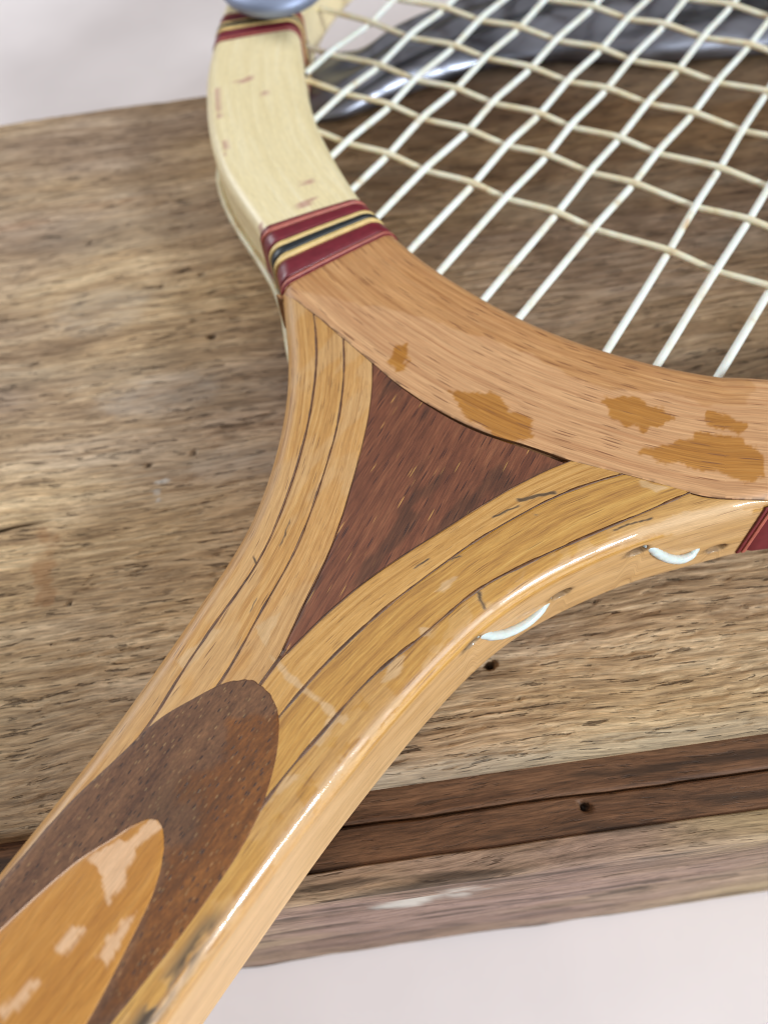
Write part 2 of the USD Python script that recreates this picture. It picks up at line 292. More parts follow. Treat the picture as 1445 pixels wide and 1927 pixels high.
HOLES = [(13.6, 43.1, 0.85, 2.0), (-36.1, 95.5, 0.6, 1.0), (-45.3, 94.1, 0.7, 1.0), (-32.3, 126.9, 0.9, 0.8), (-63.1, 165.2, 0.9, 1.0), (-53.4, 170.2, 0.5, 0.6),
         (-34.8, 147.7, 0.8, 0.6), (-44.5, 145.7, 0.7, 0.6), (-31.3, 66.0, 0.5, 0.6), (-58.4, 65.5, 0.6, 0.6), (17.4, 36.7, 0.35, 0.6), (10, 105, 0.6, 0.6), (28, 120, 0.6, 0.6), (33.5, 51.5, 0.4, 0.6)]
def lid():
    x = np.arange(-170, 190.01, 0.62)
    y = np.r_[np.arange(26.6, 29.0, 0.2), np.arange(29.2, 224.7, 0.42), 224.7]
    X, Y = np.meshgrid(x, y, indexing='ij')
    xy = np.c_[X.ravel(), Y.ravel()]
    xs = xy[:, 0] + 6 * (fbm(np.c_[xy * 0.02, np.zeros(len(xy))], 2, 5) - .5)
    ys = xy[:, 1] + 5 * (fbm(np.c_[xy * 0.015, np.zeros(len(xy))], 3, 7) - .5)
    g1 = fbm(np.c_[xs * 0.05, ys * 1.5, np.zeros(len(xy))], 3, 11)
    g2 = fbm(np.c_[xs * 0.11, ys * 0.55, np.ones(len(xy))], 3, 17)
    g3 = fbm(np.c_[xs * 0.22, ys * 1.5, np.ones(len(xy))], 3, 23)
    z = -0.20 * smoothstep(0.52, 0.25, g1) - 0.18 * (g2 - 0.5) - 0.26 * smoothstep(0.40, 0.24, g3)
    big = 0.5 * (fbm(np.c_[xy * 0.02, np.ones(len(xy)) * 4], 2, 3) - 0.5)
    z += big - 0.15
    e = xy[:, 1] - 26.6
    lip = 2.2
    z -= np.where(e < lip, lip - np.sqrt(np.maximum(lip ** 2 - (lip - e) ** 2, 0)), 0)
    e2 = 224.7 - xy[:, 1] + 2 * (fbm(np.c_[xy[:, 0] * 0.03, np.zeros(len(xy)), np.ones(len(xy))], 3, 2) - .5)
    z -= np.where(e2 < 2, (2 - e2) ** 2 * 0.35, 0)
    dark = np.zeros(len(xy))
    for hx, hy, r, dep in HOLES:
        d = np.hypot(xy[:, 0] - hx, (xy[:, 1] - hy) * 1.05)
        w = 1 - smoothstep(r * 0.6, r * 1.15, d); z -= dep * w; dark = np.maximum(dark, w * min(1, 0.55 + dep * 0.3))
    # the crack by the left, and smaller splits
    for (ax, ay), (bx, by), wd, dep in [((-110, 80.5), (-60.2, 84.8), 0.8, 1.4), ((-32, 68), (-24, 69.2), 0.4, 0.5), ((60, 40), (78, 41), 0.35, 0.5), ((20, 108), (34, 110), 0.4, 0.5), ((-38, 78), (-30, 79), .35, .4), ((-100, 183), (-62, 186.5), 0.5, 0.5)]:
        L = math.hypot(bx - ax, by - ay); ux, uy = (bx - ax) / L, (by - ay) / L
        s = (xy[:, 0] - ax) * ux + (xy[:, 1] - ay) * uy
        q = (xy[:, 0] - ax) * -uy + (xy[:, 1] - ay) * ux + 1.0 * (fbm(np.c_[xy[:, 0] * 0.15, np.zeros(len(xy)), np.zeros(len(xy))], 3, 4) - .5)
        w = (1 - smoothstep(wd * 0.3, wd, np.abs(q))) * smoothstep(-1, 2, s) * (1 - smoothstep(L - 12, L, s))
        z -= dep * w; dark = np.maximum(dark, 0.85 * w)
    dark = np.maximum(dark, 0.4 * smoothstep(0.34, 0.22, g3) * smoothstep(0.42, 0.6, fbm(np.c_[xy * 0.05, np.ones(len(xy))], 3, 31)))
    rag = (fbm(np.c_[xy * 0.5, np.zeros(len(xy))], 3, 41) - .5) * 4
    xr = xy + np.c_[rag, rag[::-1] * 0]
    rust = blobs(xr, [(-64, 80, 2.2, 3, .75), (-63.6, 73, 2.4, 6, .8), (-63, 67.5, 2.6, 2.2, .8), (-85, 176, 14, 1.6, .5), (30, 112, 4, 1.2, .5), (-10, 170, 14, 3, .4), (-60, 180, 9, 1.6, .35)])
    rust *= 0.55 * smoothstep(0.2, 0.55, fbm(np.c_[xy[:, 0] * .3, xy[:, 1] * .5, np.zeros(len(xy))], 3, 8))
    pale = blobs(xr, [(-41.7, 89.6, 1.6, 0.6, .9), (-43.4, 87.2, 1.0, .7, .7), (-42.3, 85.2, 1.2, .5, .7), (-44, 112, 14, 6, .22), (-58, 140, 12, 8, .15), (-26, 92, 12, 5, .15)])
    pale *= 0.5 + smoothstep(0.35, 0.6, fbm(np.c_[xy[:, 0] * .3, xy[:, 1] * 1.4, np.zeros(len(xy))], 3, 9)) * 0.5
    grey = 0.42 * (1 - smoothstep(1.2, 4.2, e + 2 * (g2 - .5))) + 0.20 * smoothstep(0.52, 0.68, fbm(np.c_[xs * 0.018, ys * 0.09, np.zeros(len(xy))], 3, 51))
    P = np.stack([X, Y, z.reshape(X.shape)], -1) * MM
    pt = Patches(); pt.grid(P, flip=False)
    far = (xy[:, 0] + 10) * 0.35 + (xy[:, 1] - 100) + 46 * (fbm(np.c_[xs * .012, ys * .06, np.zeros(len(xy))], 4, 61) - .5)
    stain_shade = np.clip(0.42 * smoothstep(-6, 30, far) + 0.5 * smoothstep(45, 125, far), 0, .92) * smoothstep(-28, -4, xy[:, 0] + 14 * (g2 - .5))  # darker wood and painted shade behind the strings, deepening to the far right
    at = dict(dark=dark, stain_shade=stain_shade, rust=np.clip(rust, 0, 1), pale=np.clip(pale, 0, 1), grey=np.clip(grey, 0, .8))
    nb = 0
    for edge, fl in ((P[:, 0], False), (P[:, -1], True), (P[0], True), (P[-1], False)):
        low = edge.copy(); low[:, 2] = -0.0062
        pt.grid(np.stack([edge, low], 1), flip=fl); nb += 2 * len(edge)
    c = np.array([[[x[0], y[0], -6.2], [x[0], y[-1], -6.2]], [[x[-1], y[0], -6.2], [x[-1], y[-1], -6.2]]]) * MM
    pt.grid(c, flip=True); nb += 4
    v, f, _ = pt.out()
    f = np.vstack([f[:, [0, 1, 2]], f[:, [0, 2, 3]]])
    # outward faces: the first grid must look up
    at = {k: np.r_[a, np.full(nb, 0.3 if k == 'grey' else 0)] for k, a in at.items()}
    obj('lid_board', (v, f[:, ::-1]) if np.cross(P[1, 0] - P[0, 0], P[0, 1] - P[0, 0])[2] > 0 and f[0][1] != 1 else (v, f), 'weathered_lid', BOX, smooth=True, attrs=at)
lid()

def slab(name, x0, x1, y0, y1, z0, z1, m, seed, label=None, front_out=0.0, sx=1.6, spots=(), wob=False):
    """A long worn strip: uneven top and front, rounded arris; front_out flares the front face outwards at its foot."""
    x = np.arange(x0, x1 + .1, sx)
    prof = []                                                       # (y, z) from the back over the top and down the front
    r = 0.9
    for yy in np.linspace(y1, y0 + r, 14): prof.append((yy, z1))
    for a in np.linspace(0.2, math.pi / 2, 6): prof.append((y0 + r - r * math.sin(a), z1 - r + r * math.cos(a)))
    for s in np.linspace(0, 1, 36)[1:]: prof.append((y0 - front_out * s, z1 - r + (z0 - z1 + r) * s))
    prof.append((y1, z0))
    prof = np.array(prof)
    P = np.zeros((len(x), len(prof), 3)); P[..., 0] = x[:, None]; P[..., 1] = prof[:, 0]; P[..., 2] = prof[:, 1]
    q = P.reshape(-1, 3).copy()
    n = (fbm(np.c_[q[:, 0] * 0.03, q[:, 1] * 0.5, q[:, 2] * 0.5], 3, seed) - .5)
    P[..., 2] += 0.35 * n.reshape(P.shape[:2]); P[..., 1] += (0.15 if wob else 0.9) * (fbm(np.c_[q[:, 0] * 0.05, q[:, 2] * 0.3, q[:, 1] * 0], 3, seed + 1) - .5).reshape(P.shape[:2])
    dark = np.zeros(len(q))
    for hx, hy, rr, dep in spots:
        d = np.hypot(q[:, 0] - hx, q[:, 1] - hy); w = 1 - smoothstep(rr * .6, rr * 1.15, d)
        dark = np.maximum(dark, w); P[..., 2] -= (dep * w).reshape(P.shape[:2])
    dark = np.maximum(dark, 0.7 * smoothstep(.42, .3, fbm(np.c_[q[:, 0] * .06, q[:, 1] * .5, q[:, 2] * .5], 3, seed + 3)))
    pale = np.zeros(len(q))
    if m == 'pale_rail':
        pale = 0.75 * blobs(np.c_[q[:, 0] + q[:, 2] * .3, q[:, 2]], [(-8, -16, 9, 3.6, 1), (3, -11, 6, 3, .7), (30, -9, 3, 1.4, .5)]) * smoothstep(.35, .6, fbm(np.c_[q[:, 0] * .12, q[:, 2] * .3, q[:, 1] * 0], 3, 77))
    if wob: P[..., 1] += np.exp(-((P[..., 1] - 21.45) / 2.2) ** 2) * (1.6 * (fbm(np.c_[x * 0.035, x * 0, x * 0], 4, 5) - .5))[:, None]
    pt = Patches(); pt.grid(P * MM, closed=True)
    v, f, _ = pt.out()
    k = len(prof); caps = []
    for base, fl in ((0, True), ((len(x) - 1) * k, False)):
        for i in range(1, k - 1): caps.append([base, base + i, base + i + 1] if fl else [base, base + i + 1, base + i])
    f = np.vstack([f[:, [0, 1, 2]], f[:, [0, 2, 3]], caps])
    tm = trimesh.Trimesh(v, f, process=False)
    if tm.volume < 0: f = f[:, ::-1]
    z = np.zeros(len(v))
    obj(name, (v, f), m, BOX, smooth=True, attrs=dict(dark=dark, rust=z, pale=pale, grey=z, stain_shade=z), label=label)

def nailed(name, y0, y1, seed, spots): slab(name, -170, 190, y0, y1, -9, -3.3, 'dark_ledge', seed, spots=spots, sx=0.5 if spots else 1.2, wob=True)
nailed('ledge_strip', 15.4, 21.40, 61, [(23.9, 19.8, 0.75, 1.5)])
nailed('ledge_strip', 21.50, 27.2, 67, [])
slab('front_board', -172, 192, 12.0, 16.1, -70, -3.0, 'pale_rail', 71, front_out=4.2)
b = trimesh.creation.box((0.356, 0.012, 0.0635), trimesh.transformations.translation_matrix((0.010, 0.218, -0.03825)))
zb = np.zeros(8); A0 = dict(dark=zb, rust=zb, pale=zb, grey=zb, stain_shade=zb)
obj('back_board', b, 'weathered_lid', BOX, attrs=A0)
for x in (-0.166, 0.186):
    obj('end_board', trimesh.creation.box((0.008, 0.194, 0.0603), trimesh.transformations.translation_matrix((x, 0.1145, -0.03985))), 'weathered_lid', BOX, attrs=A0)

# ------------------------------------------------------------------ the racket (local millimetres: x across, y along, z up from its face)
PHI = 0.7218
RK = '/World/tennis_racket'
rk = UsdGeom.Xform.Define(stage, RK)
T0 = np.array([math.cos(PHI), -math.sin(PHI)]) * -39.8 * MM
rk.AddTranslateOp().Set(Gf.Vec3d(T0[0], T0[1], TOP)); rk.AddRotateZOp().Set(-math.degrees(PHI))
tag(rk.GetPrim(), 'old laminated wooden tennis racket with cream strings and worn varnish', 'tennis racket')

OLc = [(-12.9, -72), (-12.9, -60), (-12.9, -22), (-13.1, -13.9), (-13.5, -3.6), (-14.5, 8.2), (-16.1, 21.8), (-17.9, 32.6), (-20.4, 40.2), (-23.9, 48.0), (-28.6, 56.3), (-33.2, 62.8), (-38.4, 69.0), (-45.6, 76.8)]
ORc = [(15.6, -72), (15.6, -60), (15.6, -22), (15.9, -10), (16.2, 0), (16.9, 11), (18.0, 21.5), (19.7, 32), (22.0, 41), (25.3, 49), (30.1, 57.4), (35.1, 64.6), (40.4, 70.9), (45.6, 76.85)]
OLt = [(-45.6, 76.8), (-61.0, 88.4), (-74.4, 95.6), (-84.6, 102.4), (-94.0, 110.6), (-101.9, 118.8), (-109.3, 127.6), (-118.5, 141.5)]
Hl = [(-108.5, 166), (-101.0, 154.3), (-91.0, 142.6), (-82.7, 133.6), (-75.2, 126.4), (-62.8, 116.7), (-51.9, 109.4), (-45.1, 105.5), (-36.6, 101.6), (-30.6, 99.4), (-22.2, 97.0), (-12.4, 95.1), (-3.6, 94.1), (4.9, 93.9), (13.1, 94.6), (21.5, 96.0), (31.2, 98.8)]
mir = lambda P: [(-x, y) for x, y in P]
# the head's far part (out of the picture): an egg closed from both shoulders
TH = np.linspace(0, math.pi, 30)
def top_arc(a, y0, h): return [(a * math.cos(s), y0 + h * math.sin(s) ** 0.9) for s in TH]
H_all = [(36.6, 100.8)] + [(-x, y) for x, y in Hl[8:0:-1]][1:] + [(-x, y) for x, y in [Hl[0]]]
Hring = dens(np.array(Hl[::-1] + [(-113.5, 177), (-118, 193), (-119.5, 217), (-111, 264), (-84, 315), (-44, 348), (0, 359), (44, 348), (84, 315), (111, 264), (119.5, 217), (118, 193), (113.5, 177)] + [(-x, y) for x, y in Hl[:9]] + [(31.2, 98.8)]), 0.25)
Oring = dens(np.array(OLt + [(-126, 153.5), (-132, 166), (-137.5, 186), (-139.5, 219), (-130, 272), (-99, 333), (-52, 369), (0, 380), (52, 369), (99, 333), (130, 272), (139.5, 219), (137.5, 186), (132, 166), (126, 153.5)] + [(-x, y) for x, y in OLt[::-1]]), 0.25)
_tail = Oring[len(Oring) // 2:]
ORc = ORc + [tuple(_tail[int(np.argmin(np.abs(_tail[:, 0] - x) + 5 * (_tail[:, 1] > 120)))] + [-0.1, 0.1]) for x in (49.0, 53.0, 57.0, 59.0)]
OL, OR = dens(OLc, 0.2), dens(ORc, 0.2)
RO, RI, RB = 2.8, 3.4, 2.6                                          # rounding of the outer edge, of the edge by the strings, of the underside

def normals2(P):
    t = np.gradient(P, axis=0); t /= np.linalg.norm(t, axis=1)[:, None]; return np.c_[t[:, 1], -t[:, 0]]
_oc = np.vstack([OL, OR, Oring]); _on = np.vstack([normals2(OL), normals2(OR), normals2(Oring)]); _ok = cKDTree(_oc)
_hc, _hn = Hring, normals2(Hring); _hk = cKDTree(_hc)
def dist_to(xy, k, c, n):
    d, i = k.query(xy); return np.where(d < 20, np.abs(((xy - c[i]) * n[i]).sum(1)), d)
def rnd(d, r): d = np.clip(d, 0, r); return r - np.sqrt(np.maximum(r * r - (r - d) ** 2, 0))
def thick(y): return 18.7 + 2.5 * (1 - smoothstep(14, 48, y))
def zfield(xy):
    do, di = dist_to(xy, _ok, _oc, _on), dist_to(xy, _hk, _hc, _hn)
    s = -rnd(do, RO) - rnd(di, RI)
    return s - 0.0035 * np.clip(12 - np.minimum(do, di), 0, 12) ** 2 * 0.5, do, di
def ztop(xy): return zfield(xy)[0]
def zbot(xy):
    do, di = dist_to(xy, _ok, _oc, _on), dist_to(xy, _hk, _hc, _hn)
    return -thick(xy[:, 1]) + rnd(do, RB) + rnd(di, RB)

BARE_BOW = [[[-18.5, 74.8], [-16.8, 76.5], [-13.7, 72.7], [-14.9, 70.3], [-17.4, 71.9]], [[-5.0, 71.6], [1.1, 75.3], [5.6, 73.4], [9.6, 73.2], [11.5, 70.4], [9.2, 67.0], [3.4, 67.8], [-0.8, 68.9]], [[16.3, 82.4], [20.1, 85.3], [26.6, 86.0], [29.3, 85.0], [27.3, 82.6], [25.7, 80.2], [21.1, 80.2]], [[32.4, 89.2], [38.7, 89.5], [38.4, 87.1], [33.5, 86.4]], [[26.6, 76.1], [32.0, 81.8], [32.8, 84.1], [38.4, 86.9], [42.3, 85.6], [45.3, 86.3], [46.3, 83.5], [42.2, 79.3], [37.5, 78.7], [31.0, 76.2]]]
BOW_EDGE = [[[-60, 100.6], [-48.2, 102.6], [-35.3, 104.7], [-22.3, 100.7], [-3.8, 97.7], [12.7, 97.5], [30.8, 100.2], [35.5, 101.3], [37.5, 93.1], [32.0, 90.2], [25.2, 89.3], [17.6, 85.5], [9.4, 84.6], [-1.8, 85.5], [-14.6, 84.0], [-26.2, 82.3], [-34, 80], [-50, 76]]]
LAM_BARE = [[[-1.9, 18.5], [-1.0, 18.9], [4.2, 17.9], [13.2, 17.3], [13.0, 16.3], [8.9, 16.6], [2.9, 17.2]], [[13.3, 27.1], [14.5, 28.8], [15.4, 26.0], [14.0, 23.2]], [[14.0, 33.3], [15.5, 34.5], [16.2, 32.9], [15.2, 32.2]], [[12.8, 40.8], [14.3, 42.8], [14.3, 39.8], [12.7, 38.8]], [[12.5, 17.6], [11.9, 12.5], [10.6, 12.0], [11.3, 16.9]], [[12.2, 8.2], [11.0, 3.1], [10.7, 6.7]], [[32.7, 63.9], [37.1, 69.9], [41.2, 73.7], [47.4, 78.3], [48.1, 76.3], [38.5, 68.3], [32.8, 62.8]], [[28.7, 71.6], [33.6, 72.6], [32.1, 70.7], [29.6, 70.7]], [[-11.9, 10.7], [-10.9, 17.5], [-9.3, 18.0], [-9.7, 10.5]], [[-5.7, 20.8], [-4.0, 24.8], [-2.4, 19.1]]]
INLAY_BARE = [[[0.0, -6.3], [-0.5, -8.6], [-3.1, -12.8], [-3.8, -14.3], [-0.7, -14.7], [2.1, -16.2], [2.0, -13.9], [0.5, -10.1], [1.9, -6.3]], [[0.0, -20.5], [1.5, -19.9], [1.8, -21.9], [1.3, -23.5], [0.4, -23.2]], [[4.7, -17.0], [5.6, -14.8], [6.8, -21.3], [4.8, -21.4]], [[-0.5, -30.5], [0.2, -27.6], [1.3, -26.6], [0.7, -30.0], [-0.2, -32.4]]]
OVER_VAR = [[[-0.4, 8.4], [5.2, 13.2], [10.5, 4.6], [11.9, -1.7], [12.0, -7.2], [12.5, -14.6], [9.5, -26.3], [7.9, -19.0], [5.5, -11.2], [4.4, -8.5], [5.8, -4.4], [3.1, -1.8], [1.4, -3.4], [-0.3, -1.1], [3.1, 4.2]]]
CREAM_CHIP = [[[-115.2, 145.3], [-109.8, 148.5], [-108.4, 145.8], [-111.2, 142.8]], [[-99.3, 126.6], [-98.1, 128.2], [-97.3, 130.6], [-95.6, 129.0], [-96.9, 126.8]], [[-90.8, 126.9], [-89.7, 127.0], [-88.0, 124.5], [-89.0, 124.5]], [[-101.6, 122.2], [-101.3, 123.1], [-93.9, 114.9], [-95.5, 115.6]], [[-97.4, 118.2], [-95.8, 117.9], [-91.4, 112.4], [-93.9, 114.1]], [[-87.8, 109.3], [-85.4, 107.9], [-82.2, 103.5], [-84.8, 105.4]], [[-57.8, 96.6], [-57.8, 98.4], [-55.9, 101.0], [-55.2, 99.1], [-56.6, 96.5]], [[-61.6, 89.2], [-61.3, 90.5], [-57.6, 87.4], [-58.6, 86.8]], [[-61.8, 104.1], [-59.9, 105.9], [-59.2, 104.5], [-60.4, 103.3]]]

# joints between the woods, seen from above
Bc = dens([(-52, 71), (-43.6, 75.9), (-35.9, 74.5), (-27.5, 72.3), (-19.8, 70.2), (-11.9, 68.2), (-4, 67.2), (4, 67.2), (12.2, 68.5), (19.2, 69.4), (26.7, 71.2), (33.3, 72.7), (38.7, 73.9), (43.5, 76.7), (47.5, 79.7), (53, 84.5), (60, 90.2)], 0.2)
def curve(pts): return dens(pts, 0.2)
L1 = curve([(-9.2, -72), (-9.2, -40), (-9.2, -10), (-9.1, 3.2), (-10.1, 10), (-11.0, 17.5), (-11.9, 28.0), (-14.6, 38.1), (-19.5, 50.0), (-25.7, 61.4), (-31.5, 69.5), (-35.9, 74.5)])
R1 = curve([(10.4, -72), (10.4, -40), (10.4, -10), (10.4, 0), (10.6, 7.4), (11.2, 13.5), (12.5, 23.7), (15.1, 33.1), (17.9, 42.6), (22.0, 50.7), (29.0, 61.9), (36.3, 73.4)])
L2 = curve([(-4.4, -72), (-4.4, -30), (-4.4, 4), (-4.8, 13.9), (-6.2, 21.4), (-8.4, 33.3), (-12.0, 44.3), (-16.0, 54.0), (-21.5, 63.9), (-27.4, 72.2)])
R2 = curve([(5.2, -72), (5.2, -30), (5.1, 4), (5.3, 14.2), (5.9, 20.7), (7.7, 30.7), (10.4, 40.3), (13.9, 50.1), (20.4, 63.2), (26.5, 71.2)])
LW = curve([(0.3, -72), (0.3, -30), (0.3, 10), (0.1, 18), (-0.6, 21.5), (-1.9, 27.1), (-3.9, 36.1), (-7.8, 47.0), (-12.7, 58.4), (-19.7, 70.1)])
RW = curve([(0.3, -72), (0.3, -30), (0.3, 10), (0.3, 18), (0.7, 21.0), (1.6, 27), (3.9, 36.2), (8.2, 47.7), (12.6, 58.4), (18.6, 69.3)])

GAP = 0.05
def strip(name, A, B, m, n, k, sil=None, polys=LAM_BARE, bare_amt=1.0, dirt=None, label=None, end=None, warp=0.7, flipv=False, extra_bare=None, wall_fx=None, seed=0, parent=RK, bare_base=0.0, ny0=None):
    """One lamination between the curves A and B (B is the outer edge of the racket when sil): top, side, underside and hidden inner walls."""
    A, B = resample(A, n), resample(B, n)
    s = np.linspace(0, 1, k)
    if sil: s = np.sin(s * math.pi / 2)
    P2 = A[:, None] * (1 - s[None, :, None]) + B[:, None] * s[None, :, None]
    flat = P2.reshape(-1, 2)
    zt, zb = ztop(flat).reshape(n, k), zbot(flat).reshape(n, k)
    if sil:
        zt[:, -1] = -RO - 0.0035 * 72; zb[:, -1] = -thick(P2[:, -1, 1]) + RB
    # a slight round-over along joints keeps them readable
    wA = np.linalg.norm(P2 - P2[:, :1], axis=2); zt = zt - 0.10 * np.exp(-wA / 0.22)
    if not sil:
        wB = np.linalg.norm(P2 - P2[:, -1:], axis=2); zt = zt - 0.10 * np.exp(-wB / 0.22)
    top = np.concatenate([P2, zt[..., None]], 2)
    bot = np.concatenate([P2, zb[..., None]], 2)
    u = np.r_[0, np.cumsum(np.linalg.norm(np.diff(P2[:, -1 if sil else k // 2], axis=0), axis=1))]
    def uvof(G, v0=0.0):
        v = v0 + np.concatenate([np.zeros((n, 1)), np.cumsum(np.linalg.norm(np.diff(G, axis=1), axis=2), axis=1)], 1)
        if sil and G.shape[1] > k: v = v - v[:, k - 1:k]              # grain runs parallel to the outer edge
        return np.stack([np.repeat(u[:, None], G.shape[1], 1), v], -1)
    pt = Patches()
    if sil:
        kw = 44
        w = np.linspace(0, 1, kw)[1:-1]
        wall = top[:, -1:, :] * (1 - w[None, :, None]) + bot[:, -1:, :] * w[None, :, None]
        if wall_fx is not None: wall = wall_fx(wall)
        G = np.concatenate([top, wall, bot[:, ::-1]], 1)
        pt.grid(G, uvof(G))
    else:
        pt.grid(top, uvof(top)); pt.grid(bot[:, ::-1], uvof(bot[:, ::-1], 5))
        W = np.stack([top[:, -1], bot[:, -1]], 1); pt.grid(W, uvof(W, 3))
    W = np.stack([bot[:, 0], top[:, 0]], 1); pt.grid(W, uvof(W, 3))
    for row, fl in ((0, False), (-1, True)):
        e = np.stack([top[row], bot[row]], 1); pt.grid(e, np.stack([np.zeros(e.shape[:2]), np.zeros(e.shape[:2])], -1), flip=fl)
    v, f, uv = pt.out()
    f = np.vstack([f[:, [0, 1, 2]], f[:, [0, 2, 3]]])
    if trimesh.Trimesh(v, f, process=False).volume < 0: f = f[:, ::-1]
    bare = in_polys(v[:, :2], polys, warp, 0.18, 0.7, seed) * bare_amt * smoothstep(-4.6, -3.2, v[:, 2]) if polys else np.zeros(len(v))
    bare = np.maximum(bare, bare_base)
    if extra_bare is not None: bare = np.clip(np.maximum(bare, extra_bare(v)), 0, 1)
    dr = np.zeros(len(v)) if dirt is None else dirt(v)
    return obj(name, (v * MM, f), m, parent, smooth=True, uv=uv, attrs=dict(bare=np.maximum(bare, dr), dirt=dr), label=label)

def ch(c, off):                                                     # a joint curve moved sideways by half the gap
    return c + normals2(c) * off

# loops of string on the right-hand side run from hole to hole
LOOPS = [((20.2, 38.0, -3.4), (23.2, 44.6, -10.6), (26.4, 50.9, -9.6)), ((34.6, 64.4, -4.6), (38.7, 69.0, -11.4), (41.9, 71.6, -10.6))]
PITS = [(19.7, 36.6, -3.6), (26.9, 52.3, -8.6), (33.9, 62.6, -4.6), (43.9, 74.2, -12.6)]
def dent(wall):
    nrm = normals2(wall[:, 0, :2])
    out = wall.copy()
    for px, py, pz in PITS:
        d = np.sqrt(((wall[..., 0] - px) ** 2 + (wall[..., 1] - py) ** 2) * 0.35 + (wall[..., 2] - pz) ** 2)
        w = 1 - smoothstep(0.5, 1.25, d)
        out[..., :2] -= nrm[:, None, :] * (2.2 * w)[..., None]
    return out
def pit_dirt(v):
    m = np.zeros(len(v))
    for px, py, pz in PITS:
        d = np.sqrt(((v[:, 0] - px) ** 2 + (v[:, 1] - py) ** 2) * 0.3 + (v[:, 2] - pz) ** 2)
        m = np.maximum(m, 0.9 * (1 - smoothstep(0.6, 1.7, d + 0.5 * (fbm(v * 1.3, 2, 3) - .5))))
    # dark wear along the shaft's right arris near the grip, and small bruises
    q = v[:, 0] - 14.2 + 0.05 * v[:, 1]
    a = np.exp(-((v[:, 0] - 13.7) / 1.0) ** 2) * (1 - smoothstep(-13, -7.5, v[:, 1])) * smoothstep(.38, .55, fbm(v * [1.2, .3, 1], 3, 5)) * (v[:, 2] > -3)
    return np.clip(np.maximum(m, 0.95 * a), 0, 1)
def scratches(marks):
    def f(v):
        m = np.zeros(len(v))
        for ax, ay, bx, by, w in marks:
            L = math.hypot(bx - ax, by - ay); ux, uy = (bx - ax) / L, (by - ay) / L
            s = (v[:, 0] - ax) * ux + (v[:, 1] - ay) * uy
            q = np.abs((v[:, 0] - ax) * -uy + (v[:, 1] - ay) * ux + 0.5 * (fbm(v * 0.8, 2, 6) - .5))
            m = np.maximum(m, 0.85 * (1 - smoothstep(w * .4, w, q)) * smoothstep(-.2, .3, s) * (1 - smoothstep(L - .3, L + .2, s)) * (v[:, 2] > -4))
        return m
    return f

mask_hi = lambda lo, hi, sc, sd: (lambda v: smoothstep(lo, hi, fbm(v * sc, 4, sd)))
left_bare = lambda v: 0.42 * smoothstep(0.50, 0.62, fbm(v * [0.25, .08, .2], 4, 12))
def right_bare(v):
    side = smoothstep(2.2, 3.4, -v[:, 2]) * (0.8 + 0.25 * smoothstep(30, -5, v[:, 1])) * (0.55 + 0.9 * (fbm(v * [.2, .08, .35], 3, 14) - .1))
    worn = np.exp(-((v[:, 2] + 1.0) / 0.8) ** 2) * np.clip(smoothstep(.40, .50, fbm(v * [.5, .45, .6], 4, 18)) * smoothstep(27, 22, v[:, 1]) * smoothstep(-3, 2, v[:, 1]) + smoothstep(.52, .6, fbm(v * [.5, .3, .6], 4, 19)) + smoothstep(58, 64, v[:, 1]), 0, 1)
    return np.maximum(np.clip(side, 0, 1), 0.85 * worn)
n_long = 820
a0 = lambda c, y: c[c[:, 1] >= y]
strip('lamination', ch(L1, -GAP), OL, 'ash_left', n_long, 34, True, dirt=scratches([(-13.2, 29.5, -10.6, 27.6, .18)]), extra_bare=left_bare, seed=21)
strip('lamination', ch(L2, -GAP), ch(L1, GAP), 'ash_left', n_long, 34, extra_bare=left_bare, dirt=scratches([(-7.9, 22, -8.2, 24.5, .12), (-10.9, 33, -12.4, 37.5, .12)]), seed=22)
strip('lamination', ch(LW, -GAP), ch(L2, GAP), 'ash_left_inner', n_long, 34, extra_bare=left_bare, seed=23)
strip('lamination', ch(RW, GAP), ch(R2, -GAP), 'ash_right_inner', n_long, 34, dirt=scratches([(15.2, 58.5, 19.5, 63, .35), (8.2, 40.5, 9.2, 43.2, .2), (13.5, 54, 16, 58, .25)]), seed=24)
strip('lamination', ch(R2, GAP), ch(R1, -GAP), 'ash_right', n_long, 34, dirt=scratches([(18.6, 57.8, 18.9, 58, .3), (12.2, 44.5, 13, 46, .2)]), seed=25)
RAin = np.vstack([R1, Bc[(Bc[:, 0] > 36.4) & (Bc[:, 0] < 57.5)] + [0, -0.05]])
strip('lamination', ch(RAin, GAP), OR, 'ash_right', 760, 34, True, wall_fx=dent, dirt=lambda v: np.maximum(pit_dirt(v), scratches([(18.3, 41.8, 20.2, 40.6, .28), (18.0, 42.5, 19.0, 41.2, .3), (29.5, 61.5, 33.5, 66.5, .2)])(v)), extra_bare=right_bare, seed=26,
      label='golden varnished outer lamination that carries two loops of white string')

# throat bow: between the wedge joint and the inner edge of the head
Hb = Hring[(Hring[:, 1] < 112) & (np.abs(Hring[:, 0]) < 50)]
Hb = Hb[np.argsort(Hb[:, 0])]
Hb = Hb[(Hb[:, 0] > -36.8) & (Hb[:, 0] < 46.0)]
Hb = np.vstack([Hb[:1], Hb[1:][np.diff(Hb[:, 0]) > 0.02]])
Bb = Bc[(Bc[:, 0] > -46.0) & (Bc[:, 0] < 57.5)]
def bow_bare(v):
    e = in_polys(v[:, :2], BOW_EDGE, 1.6, 0.35, 0.35, 31); p = in_polys(v[:, :2], BARE_BOW, 1.7, 0.28, 0.7, 32)
    line = smoothstep(-.15, .25, v[:, 0] - (36.5 + (99.3 - v[:, 1]) * .455) + 0.5 * (fbm(v * .8, 3, 2) - .5))
    return line + (1 - line) * (1 - np.maximum(0.46 * e * (0.7 + 0.6 * (fbm(v * [.12, .5, .2], 3, 33) - .3)), p))
